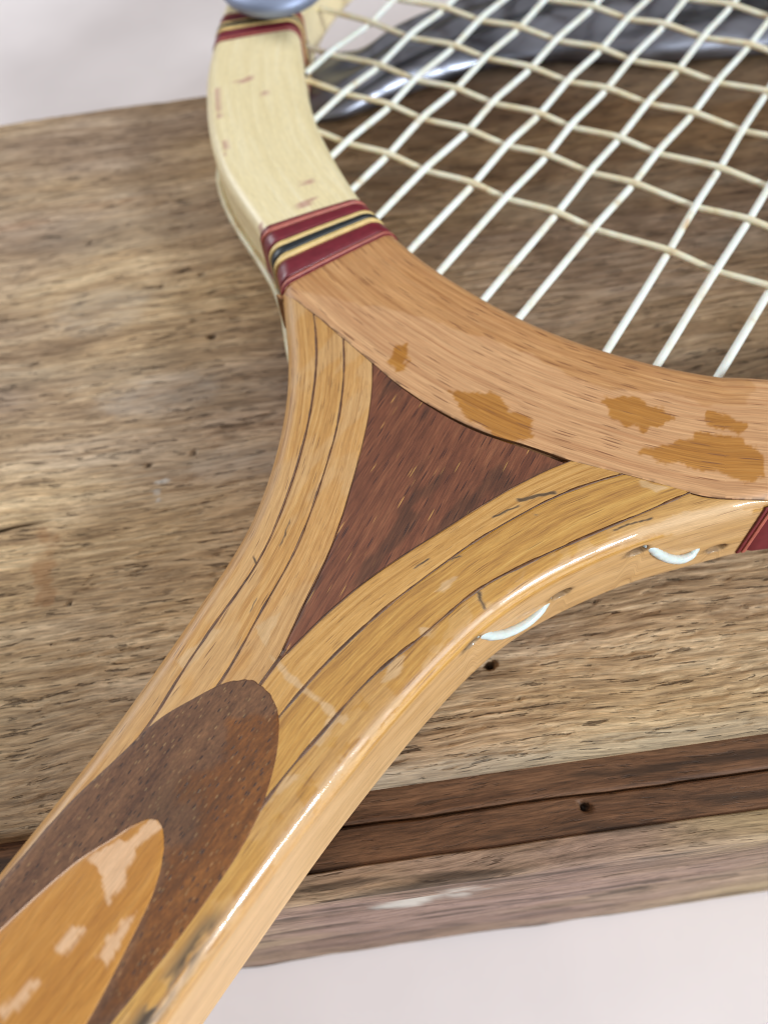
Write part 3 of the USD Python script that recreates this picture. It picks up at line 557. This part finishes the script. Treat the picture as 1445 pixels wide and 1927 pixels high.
strip('throat_bow', Bb + [0, GAP], Hb, 'beech_bow', 620, 100, True, polys=None, extra_bare=bow_bare, dirt=lambda v: 0.75 * np.exp(-(np.abs(dist_to(v[:, :2], cKDTree(Bc), Bc, normals2(Bc))) / 0.25)) * smoothstep(.4, .55, fbm(v * .6, 3, 9)) * (v[:, 2] > -4))

# wedge
LWt, RWt = LW[LW[:, 1] > 15], RW[RW[:, 1] > 15]
def wedge():
    n, k = 300, 46
    A, B = resample(LWt, n) + [0.06, 0], resample(RWt, n) - [0.06, 0]
    s = np.linspace(0, 1, k)
    P = A[:, None] * (1 - s[None, :, None]) + B[:, None] * s[None, :, None]
    top_y = np.interp(P[..., 0], Bc[:, 0], Bc[:, 1]) - 0.03         # its head follows the bow
    f = np.linspace(0, 1, n)[:, None] ** 3
    P[..., 1] = np.minimum(P[..., 1] + f * (top_y - A[-1, 1]) * 1.0, top_y)
    flat = P.reshape(-1, 2)
    ed = np.minimum(np.linalg.norm(P - P[:, :1], axis=2), np.linalg.norm(P - P[:, -1:], axis=2))
    zt = ztop(flat).reshape(n, k) - 0.04 - 0.12 * np.exp(-ed / .25)
    top = np.concatenate([P, zt[..., None]], 2); bot = top.copy(); bot[..., 2] = -14
    # its grain runs along the racket, a little askew
    c, s_ = math.cos(-.12), math.sin(-.12)
    uv = np.stack([P[..., 1] * c + P[..., 0] * s_, P[..., 0] * c - P[..., 1] * s_], -1)
    pt = Patches(); pt.grid(top, uv); pt.grid(bot[:, ::-1], uv[:, ::-1])
    for W, U in ((np.stack([bot[:, 0], top[:, 0]], 1), 0), (np.stack([top[:, -1], bot[:, -1]], 1), 0), (np.stack([bot[0], top[0]], 1)[::-1], 0), (np.stack([bot[-1], top[-1]], 1), 0)):
        pt.grid(W, np.zeros(W.shape[:2] + (2,)))
    v, f, uv = pt.out(); f = np.vstack([f[:, [0, 1, 2]], f[:, [0, 2, 3]]])
    if trimesh.Trimesh(v, f, process=False).volume < 0: f = f[:, ::-1]
    obj('throat_wedge', (v * MM, f), 'mahogany_wedge', RK, smooth=True, uv=uv, attrs=dict(bare=np.zeros(len(v)), dirt=0.5 * smoothstep(.55, .7, fbm(v * [.35, .1, .2], 3, 15))))
wedge()

# dark glue lines: thin veneers standing a hair proud in the joints
def ribbon(name, C, wmin, wmax, seed, y0, lift=0.03):
    C = resample(C[C[:, 1] > y0], 420)
    nr = normals2(C)
    u = np.r_[0, np.cumsum(np.linalg.norm(np.diff(C, axis=0), axis=1))]
    nz = fbm(np.c_[u * .25, np.zeros(len(u)), np.full(len(u), seed)], 4, seed)
    w = wmin + (wmax - wmin) * smoothstep(.3, .7, nz)
    C = C + nr * (0.25 * (fbm(np.c_[u * .12, np.ones(len(u)), np.full(len(u), seed)], 3, seed) - .5))[:, None]
    rows = []
    for a, dz in ((-1, -.5), (-1, 0), (1, 0), (1, -.5)):
        q = C + nr * (a * w / 2)[:, None]
        rows.append(np.c_[q, ztop(C) + lift + dz - 0.05])
    P = np.stack(rows, 1)
    uv = np.stack([np.repeat(u[:, None], 4, 1), np.tile([0, .5, .8, 1.3], (len(u), 1))], -1)
    f = grid_faces(len(u), 4, closed=True)
    v = P.reshape(-1, 3)
    f = np.vstack([f[:, [0, 1, 2]], f[:, [0, 2, 3]]])
    if trimesh.Trimesh(v, f, process=False).volume < 0: f = f[:, ::-1]
    obj(name, (v * MM, f), 'glue_veneer', RK, smooth=True, uv=uv.reshape(-1, 2))

# usdkit splits vertices for an angle, so these carry no st; the veneer reads object space then
for C, a, b, sd in ((L1, .18, .42, 1), (L2, .14, .42, 2), (R1, .18, .52, 3), (R2, .16, .46, 4)): ribbon('glue_line', C, a, b, sd, 0)
ribbon('glue_line', curve([(0.3, 4), (0.3, 12), (0.2, 17), (0.1, 20.5)]), .25, .55, 5, 0)
ribbon('glue_line', LW, .05, .16, 6, 20); ribbon('glue_line', RW, .05, .2, 7, 20)
bq = Bc[(Bc[:, 0] > -43) & (Bc[:, 0] < 42)]
ribbon('glue_line', bq, .04, .16, 8, 0)

# shaft overlay and its inlay
def tongue(name, left, right, m, n, k, lift, polys, seed, parent, invert=False, rise=0.0, dirt=None, ext=-120):
    A, B = resample(dens(left, .1), n), resample(dens(right, .1), n)
    s = np.linspace(0, 1, k); s = 0.5 - 0.5 * np.cos(s * math.pi)
    P = A[:, None] * (1 - s[None, :, None]) + B[:, None] * s[None, :, None]
    rg = (fbm(np.c_[P.reshape(-1, 2) * 1.1, np.zeros(n * k)], 3, seed) - .5).reshape(n, k) * 0.5
    P[..., 1] += rg * smoothstep(12, 0, np.linalg.norm(P - P[0, 0], axis=2)); 
    flat = P.reshape(-1, 2)
    ed = np.minimum(np.linalg.norm(P - P[:, :1], axis=2), np.linalg.norm(P - P[:, -1:], axis=2))
    zt = ztop(flat).reshape(n, k) + lift - (lift + .12) * np.exp(-ed / .25)
    top = np.concatenate([P, zt[..., None]], 2); bot = top.copy(); bot[..., 2] -= 0.5
    uv = np.stack([P[..., 1], P[..., 0]], -1)
    pt = Patches(); pt.grid(top, uv); pt.grid(bot[:, ::-1], uv[:, ::-1])
    for W in (np.stack([bot[:, 0], top[:, 0]], 1), np.stack([top[:, -1], bot[:, -1]], 1), np.stack([top[0], bot[0]], 1), np.stack([bot[-1], top[-1]], 1)):
        pt.grid(W, np.zeros(W.shape[:2] + (2,)))
    v, f, uv = pt.out(); f = np.vstack([f[:, [0, 1, 2]], f[:, [0, 2, 3]]])
    if trimesh.Trimesh(v, f, process=False).volume < 0: f = f[:, ::-1]
    bare = in_polys(v[:, :2], polys, 1.5 if invert else 1.0, 0.7 if invert else 0.22, 0.5 if invert else 0.9, seed)
    if invert: bare = 1 - bare
    return obj(name, (v * MM, f), m, parent, smooth=True, uv=uv, attrs=dict(bare=bare, dirt=np.zeros(len(v)) if dirt is None else dirt(v)))
OVL = [(0.6, 14.6), (-1.2, 14.4), (-2.9, 13.4), (-6.3, 8.2), (-8.5, 3.2), (-9.2, -0.6), (-10.0, -5.5), (-10.9, -11.5), (-11.2, -17.9), (-11.5, -24), (-11.6, -60), (-11.6, -72)]
OVR = [(0.6, 14.6), (2.2, 14.4), (4.2, 13.4), (6.9, 10.6), (9.8, 4.9), (11.4, -1.1), (11.8, -7.3), (11.7, -14.8), (11.0, -25), (10.6, -60), (10.6, -72)]
ov = tongue('shaft_overlay', OVL, OVR, 'dark_overlay', 420, 60, 0.12, OVER_VAR, 44, RK, invert=True,
            dirt=lambda v: 0.35 * smoothstep(.40, .6, fbm(v * [.3, .14, .2], 4, 45)) * smoothstep(6, 2, np.hypot(v[:, 0] - 1.5, (v[:, 1] + 5) * .7)))
INL = [(0.6, -6.1), (-0.3, -6.4), (-1.4, -7.5), (-3.1, -11.0), (-4.5, -14.1), (-5.8, -18.5), (-7.2, -25.5), (-8.4, -36), (-9, -60), (-9, -72)]
INR = [(0.6, -6.1), (1.8, -6.5), (4.1, -8.7), (6.1, -12.7), (7.2, -17.3), (8.1, -21.8), (8.8, -26.1), (9.3, -36), (9.4, -60), (9.4, -72)]
tongue('inlay', INL, INR, 'maple_inlay', 320, 40, 0.26, INLAY_BARE, 47, str(ov.GetPath()))

# rim of the head: rings around its section
def pair_ring(n):
    """Matches outer and inner edge of the head by fractions between known rungs, from the left throat round to the right one."""
    rungs_o = [(-45.6, 76.8), (-60.6, 88.1), (-116.5, 138.2), (-139.5, 219), (0, 380), (139.5, 219), (116.5, 138.2), (60.6, 88.1), (45.6, 76.8)]
    rungs_h = [(-35.6, 101.2), (-47.6, 107.0), (-100.9, 153.6), (-119.5, 217), (0, 359), (119.5, 217), (100.9, 153.6), (47.6, 107.0), (35.6, 101.2)]
    io = [int(np.argmin(np.hypot(*(Oring - r).T))) for r in rungs_o]; ih = [int(np.argmin(np.hypot(*(Hring - r).T))) for r in rungs_h]
    if ih[0] > ih[-1]: raise ValueError('ring order')
    return io, ih
_h0 = Hring if Hring[0, 0] < 0 else Hring[::-1]
# the hole runs from the bow round over the left shoulder, so start it at the left rung
_i = int(np.argmin(np.hypot(*(Hring - np.array([-35.6, 101.2])).T)))
Hring = np.vstack([Hring[_i:], Hring[:_i]])
io, ih = pair_ring(0)
RUNG = [0, 1, 2, 3, 4, 5, 6, 7, 8]
def at_rung(t):
    a = np.interp(t, RUNG, io); b = np.interp(t, RUNG, ih)
    pick = lambda C, q: np.stack([np.interp(q, np.arange(len(C)), C[:, k]) for k in (0, 1)], -1)
    return pick(Oring, a), pick(Hring, b)
def section(t, off, K=72, part=None):
    """Closed loop around the rim at rung t, off millimetres proud."""
    O, H = at_rung(np.atleast_1d(t))
    out = []
    for o, h in zip(O, H):
        w = np.linalg.norm(h - o); e = (h - o) / w
        T = 18.7; pts = []
        def arc(cx, cz, r, a0, a1):
            if a0 in (math.pi, math.pi / 2) and a1 >= 0: cz = cz - 0.10
            return [(cx + (r + off) * math.cos(a), cz + (r + off) * math.sin(a)) for a in np.linspace(a0, a1, 10)]
        # s runs from the outer edge (0) to the inner edge (w)
        pts += [(-off, z) for z in np.linspace(-(T - RB), -RO, 9)[:-1]]
        pts += arc(RO, -RO, RO, math.pi, math.pi / 2)
        pts += [(x, off - 0.00175 * max(0, 12 - min(x, w - x)) ** 2) for x in np.linspace(RO, w - RI, 12)[1:-1]]
        pts += arc(w - RI, -RI, RI, math.pi / 2, 0)
        pts += [(w + off, z) for z in np.linspace(-RI, -(T - RB), 9)[1:-1]]
        pts += arc(w - RB, -(T - RB), RB, 0, -math.pi / 2)
        pts += arc(RB, -(T - RB), RB, -math.pi / 2, -math.pi)
        pts = np.array(pts)
        if part is not None: pts = pts[part[0]:part[1]]
        out.append(np.c_[o + e * pts[:, :1], pts[:, 1]])
    return np.array(out)
def ring(name, t0, t1, n, m, offs, parent=RK, polys=None, label=None, part=None, warp=.5, tilt=None):
    ts = np.linspace(t0, t1, n)
    if np.ndim(offs) == 0: offs = np.full(n, offs)
    P = np.concatenate([section([tt], o, part=part) for tt, o in zip(ts, offs)], 0)
    kk = P.shape[1]
    v = P.reshape(-1, 3)
    f = grid_faces(n, kk, closed=part is None)
    f = np.vstack([f[:, [0, 1, 2]], f[:, [0, 2, 3]]])
    mid = P.mean(1); u = np.r_[0, np.cumsum(np.linalg.norm(np.diff(mid, axis=0), axis=1))]
    vv = np.concatenate([np.zeros((n, 1)), np.cumsum(np.linalg.norm(np.diff(P, axis=1), axis=2), axis=1)], 1)
    uv = np.stack([np.repeat(u[:, None], kk, 1), vv], -1).reshape(-1, 2)
    caps = []
    if part is None:
        for base in (0, (n - 1) * kk):
            for i in range(1, kk - 1): caps.append([base, base + i, base + i + 1] if base else [base, base + i + 1, base + i])
        f = np.vstack([f, caps])
    c = v.mean(0)
    tm = trimesh.Trimesh(v, f, process=False)
    if part is None and tm.volume < 0: f = f[:, ::-1]
    bare = in_polys(v[:, :2], polys, warp, .15, .8, 9) * (v[:, 2] > -5) if polys else np.zeros(len(v))
    return obj(name, (v * MM, f), m, parent, smooth=True, uv=uv, attrs=dict(bare=bare, dirt=np.zeros(len(v))), label=label)

def rung_at(o):                                                     # rung value of a point on the outer edge
    i = int(np.argmin(np.hypot(*(Oring - np.array(o)).T))); return float(np.interp(i, io, RUNG))
T_CREAM0, T_CREAM1 = 1.0, 2.0
ring('painted_shoulder', 0.93, 2.05, 190, 'cream_paint', 0.0, polys=CREAM_CHIP, label='rim shoulder painted cream with chipped spots')
ring('rim', 2.05, 6.95, 190, 'cream_paint', 0.0)
ring('rim_end', 6.95, 7.28, 20, 'bare_rim_wood', -0.03)
ring('rim_end', 0.0, 0.93, 14, 'bare_rim_wood', -0.02)

def binding(t_at, label, flip=False, part=None):
    """Wound tape and thread stripes, each a ring of its own; t_at maps 0..1 across the binding to rung values."""
    par = path_of('binding', RK)
    x = UsdGeom.Xform.Define(stage, par); tag(x.GetPrim(), label)
    stripes = [('tape_edge', 0.0, 0.045, 'maroon_tape', .28), ('tape_edge', 0.045, 0.10, 'pink_edge', .34), ('tape', 0.10, 0.40, 'maroon_tape', .34), ('thread', 0.40, 0.475, 'cream_thread', .5), ('thread', 0.475, 0.60, 'black_thread', .5),
               ('thread', 0.60, 0.675, 'cream_thread', .5), ('tape', 0.675, 0.90, 'maroon_tape', .34), ('tape_edge', 0.90, 0.96, 'pink_edge', .34), ('tape_edge', 0.96, 1.0, 'maroon_tape', .26)]
    for nm, a, b, m, off in stripes:
        q = np.linspace(-1, 1, 7)
        offs = 0.05 + (off - 0.05) * np.sqrt(np.maximum(1 - 0.9 * q ** 4, 0.02)); offs[[0, -1]] = -0.05
        ts = [t_at(a + (b - a) * (s + 1) / 2) for s in q]
        ring(nm, ts[0], ts[-1], 7, m, offs, parent=par, part=part)
binding(lambda s: -0.02 + 0.99 * s, 'maroon, cream and black wound binding at the throat')
binding(lambda s: 1.985 + 0.16 * s, 'blurred far binding at the top of the shoulder')
binding(lambda s: 7.925 - 0.95 * s, 'remains of maroon binding on the side of the rim', part=(0, 11))

# ------------------------------------------------------------------ strings
def tube(P, r, K=10):
    P = np.asarray(P, float); t = np.gradient(P, axis=0); t /= np.linalg.norm(t, axis=1)[:, None]
    a = np.cross(t, [0, 0, 1.0]); bad = np.linalg.norm(a, axis=1) < 1e-6; a[bad] = [1, 0, 0]; a /= np.linalg.norm(a, axis=1)[:, None]
    b = np.cross(a, t); th = np.linspace(0, 2 * math.pi, K, endpoint=False)
    rr = np.broadcast_to(np.asarray(r, float), (len(P),))
    V = P[:, None] + rr[:, None, None] * (np.cos(th)[None, :, None] * a[:, None] + np.sin(th)[None, :, None] * b[:, None])
    f = grid_faces(len(P), K, closed=True)
    f = np.vstack([f[:, [0, 1, 2]], f[:, [0, 2, 3]]])
    caps = [[0, i + 1, i] for i in range(1, K - 1)] + [[(len(P) - 1) * K, (len(P) - 1) * K + i, (len(P) - 1) * K + i + 1] for i in range(1, K - 1)]
    f = np.vstack([f, caps]); v = V.reshape(-1, 3)
    if trimesh.Trimesh(v, f, process=False).volume < 0: f = f[:, ::-1]
    return v * MM, f

MX = [(-96.6, 0.0), (-82.2, 0.0), (-69.6, 0.0), (-59.0, 0.0), (-48.2, .015), (-36.4, .01), (-27.1, .008), (-15.6, .006), (-7.0, .028), (11.0, -.045), (20.2, -.012), (30.3, .005), (41.8, 0.0), (51.6, 0), (63.0, 0), (74.2, 0), (86.0, 0), (98.0, 0), (109, 0)]
CY = [131.0, 147.5, 160.7, 177.0, 192.3, 209.7, 225.6, 241.0, 256.5, 272, 287, 302, 317, 331]
hole = shapely.Polygon(Hring).buffer(0)
AMP, ZS = 0.62, -9.0
def woven(nodes, s0, s1, sgn):
    s = np.arange(s0, s1, 0.5)
    z = np.interp(s, np.r_[s0 - 8, nodes, s1 + 8], np.r_[0, sgn, 0]) * AMP
    k = 2.6
    return s, gaussian_filter1d(z, k, mode='nearest')
plain('hole_edge', (58, 38, 26), 0.8, 0.3)
def hole_ring(x, y, d):
    d = np.array([d[0], d[1], 0.0]); d /= np.linalg.norm(d)
    P = np.array([x, y, ZS]) + d * np.linspace(-2.6, 0.22, 8)[:, None]
    obj('string_hole', tube(P, np.r_[np.full(7, 1.12), 0.85], 14), 'hole_edge', RK, smooth=True)
for i, (x0, sl) in enumerate(MX):
    seg = shapely.LineString([(x0 + sl * (80 - 100), 80), (x0 + sl * 260, 360)]).intersection(hole)
    if seg.is_empty: continue
    seg = max(getattr(seg, 'geoms', [seg]), key=lambda g: g.length)
    y0, y1 = sorted((seg.bounds[1], seg.bounds[3])); y0 -= 4; y1 += 4
    js = [j for j, c in enumerate(CY) if y0 + 5 < c < y1 - 5]
    if not js: continue
    y, z = woven(np.array([CY[j] for j in js]), y0, y1, np.array([1.0 if (i + 1 + j + 1) % 2 == 0 else -1.0 for j in js]))
    wob = 0.25 * (fbm(np.c_[y * .05, np.full(len(y), i * 3.3), np.zeros(len(y))], 2, 5) - .5)
    for yy, dr in ((y0 + 4, 1), (y1 - 4, -1)):
        if yy < 175: hole_ring(x0 + sl * (yy - 100), yy, (sl, dr))
    obj('main_string', tube(np.c_[x0 + sl * (y - 100) + wob, y, ZS + z], 0.76), 'main_string', RK, smooth=True)
for j, c in enumerate(CY):
    seg = shapely.LineString([(-140, c), (140, c)]).intersection(hole)
    if seg.is_empty: continue
    seg = max(getattr(seg, 'geoms', [seg]), key=lambda g: g.length)
    x0, x1 = seg.bounds[0] - 4, seg.bounds[2] + 4
    xi = [(x + sl * (c - 100), i) for i, (x, sl) in enumerate(MX)]; xi = [(x, i) for x, i in xi if x0 + 4.5 < x < x1 - 4.5]
    for xx, dr in ((x0 + 4, 1), (x1 - 4, -1)):
        if c < 215: hole_ring(xx, c, (dr, 0))
    x, z = woven(np.array([q[0] for q in xi]), x0, x1, np.array([-1.0 if (i + 1 + j + 1) % 2 == 0 else 1.0 for _, i in xi]))
    wob = 0.5 * (fbm(np.c_[x * .05, np.full(len(x), j * 3.3), np.ones(len(x))], 2, 6) - .5)
    obj('cross_string', tube(np.c_[x, c + wob, ZS + z], 0.72), 'cross_string', RK, smooth=True)

# loops on the right side, and the length of string lying along the left outer side
for a, b, c in LOOPS:
    a, b, c = map(np.array, (a, b, c))
    q = CubicSpline([0, .5, 1], np.array([a, b, c]))(np.linspace(0, 1, 40))
    nn = normals2(OR)[cKDTree(OR).query(q[:, :2])[1]]; base = OR[cKDTree(OR).query(q[:, :2])[1]]
    dp = 0.42 - 1.5 * (np.abs(np.linspace(-1, 1, 40)) ** 3)
    sg = 1 if ((base - [0, 60]) * nn).sum() > 0 else -1
    obj('string_loop', tube(np.c_[base + nn * dp[:, None], q[:, 2]], 0.80, 12), 'loop_nylon', RK, smooth=True)
oq = Oring[:1]; side = np.vstack([OL[-70:-1], Oring[: int(60 / .25)]]); sn = normals2(side)
tt = np.linspace(0, 1, len(side))
obj('outer_string', tube(np.c_[side - sn * (0.75 - 1.6 * np.abs(2 * tt - 1)[:, None] ** 8), np.full(len(side), -10.5)][::2], 0.8, 10), 'side_string', RK, smooth=True, label='length of string lying along the outer side of the left shoulder')

# ------------------------------------------------------------------ metal pieces
def vessel():
    n, k = 190, 140
    x = np.linspace(-15, 165, n)
    g = lambda xs, ys: gaussian_filter1d(np.interp(x, xs, ys), 2.5, mode='nearest')
    front = g([-15, -12, -5, 4, 15, 28, 46, 66, 86, 120, 165], [212, 204, 200.5, 199.8, 203.5, 208.5, 213, 212, 205, 200.5, 199])
    back = g([-15, -12, -5, 2, 12, 22, 32, 43, 80, 165], [214, 221, 227, 231, 227, 236, 240, 244, 256, 272])
    h = g([-15, -12, -4, 4, 20, 60, 165], [1.2, 2.6, 3.8, 5.6, 8.6, 10.2, 10.6])
    a = np.linspace(0, 2 * math.pi, k, endpoint=False)
    c, sn = np.cos(a), np.sin(a)
    cy = np.sign(c) * np.abs(c) ** 0.8
    Y = (front + back)[:, None] / 2 - (back - front)[:, None] / 2 * cy[None]
    fold = 0.26 * (0.5 + 0.5 * np.sin(2 * math.pi * (cy[None] * 1.5 + x[:, None] * .012 + 0.4 * fbm(np.c_[x * .03, x * 0, x * 0], 2, 2)[:, None])))
    top = np.abs(sn[None]) ** 0.7 * (1 - fold)
    Z = np.where(sn[None] > 0, h[:, None] * (0.15 + 0.85 * top), 0.15 * h[:, None] * (1 + sn[None]) + 0.02)
    P = np.stack([np.repeat(x[:, None], k, 1), Y, Z + 0.25], -1)
    q = P.reshape(-1, 3); P[..., 2] += ((fbm(q * [.03, .06, 0], 2, 3) - .5) * 1.6).reshape(n, k) * (sn[None] > 0) * np.clip(sn[None], 0, 1) * (h[:, None] / 10)
    f = grid_faces(n, k, closed=True); f = np.vstack([f[:, [0, 1, 2]], f[:, [0, 2, 3]]]); v = P.reshape(-1, 3)
    caps = [[0, i + 1, i] for i in range(1, k - 1)] + [[(n - 1) * k, (n - 1) * k + i, (n - 1) * k + i + 1] for i in range(1, k - 1)]
    f = np.vstack([f, caps])
    if trimesh.Trimesh(v, f, process=False).volume < 0: f = f[:, ::-1]
    gp = obj('metal_sheet', (v * MM, f), 'dark_metal', smooth=True)
    tag(gp, 'dark grey shiny folded metal piece lying on the box beneath the strings', 'metal object')
vessel()
m = trimesh.creation.icosphere(4, 1.0)
p = m.vertices * [15, 20, 5.5]
p[:, 2] += 0.4 * (fbm(p * .12, 3, 8) - .5)
g = obj('metal_piece', (p * MM, m.faces), 'blue_grey_metal', smooth=True)
UsdGeom.Xformable(g).AddTranslateOp().Set(Gf.Vec3d(-0.008, 0.223, TOP + 0.0062))
tag(g, 'smooth rounded blue grey metal piece resting on the racket rim at the top edge', 'metal object')
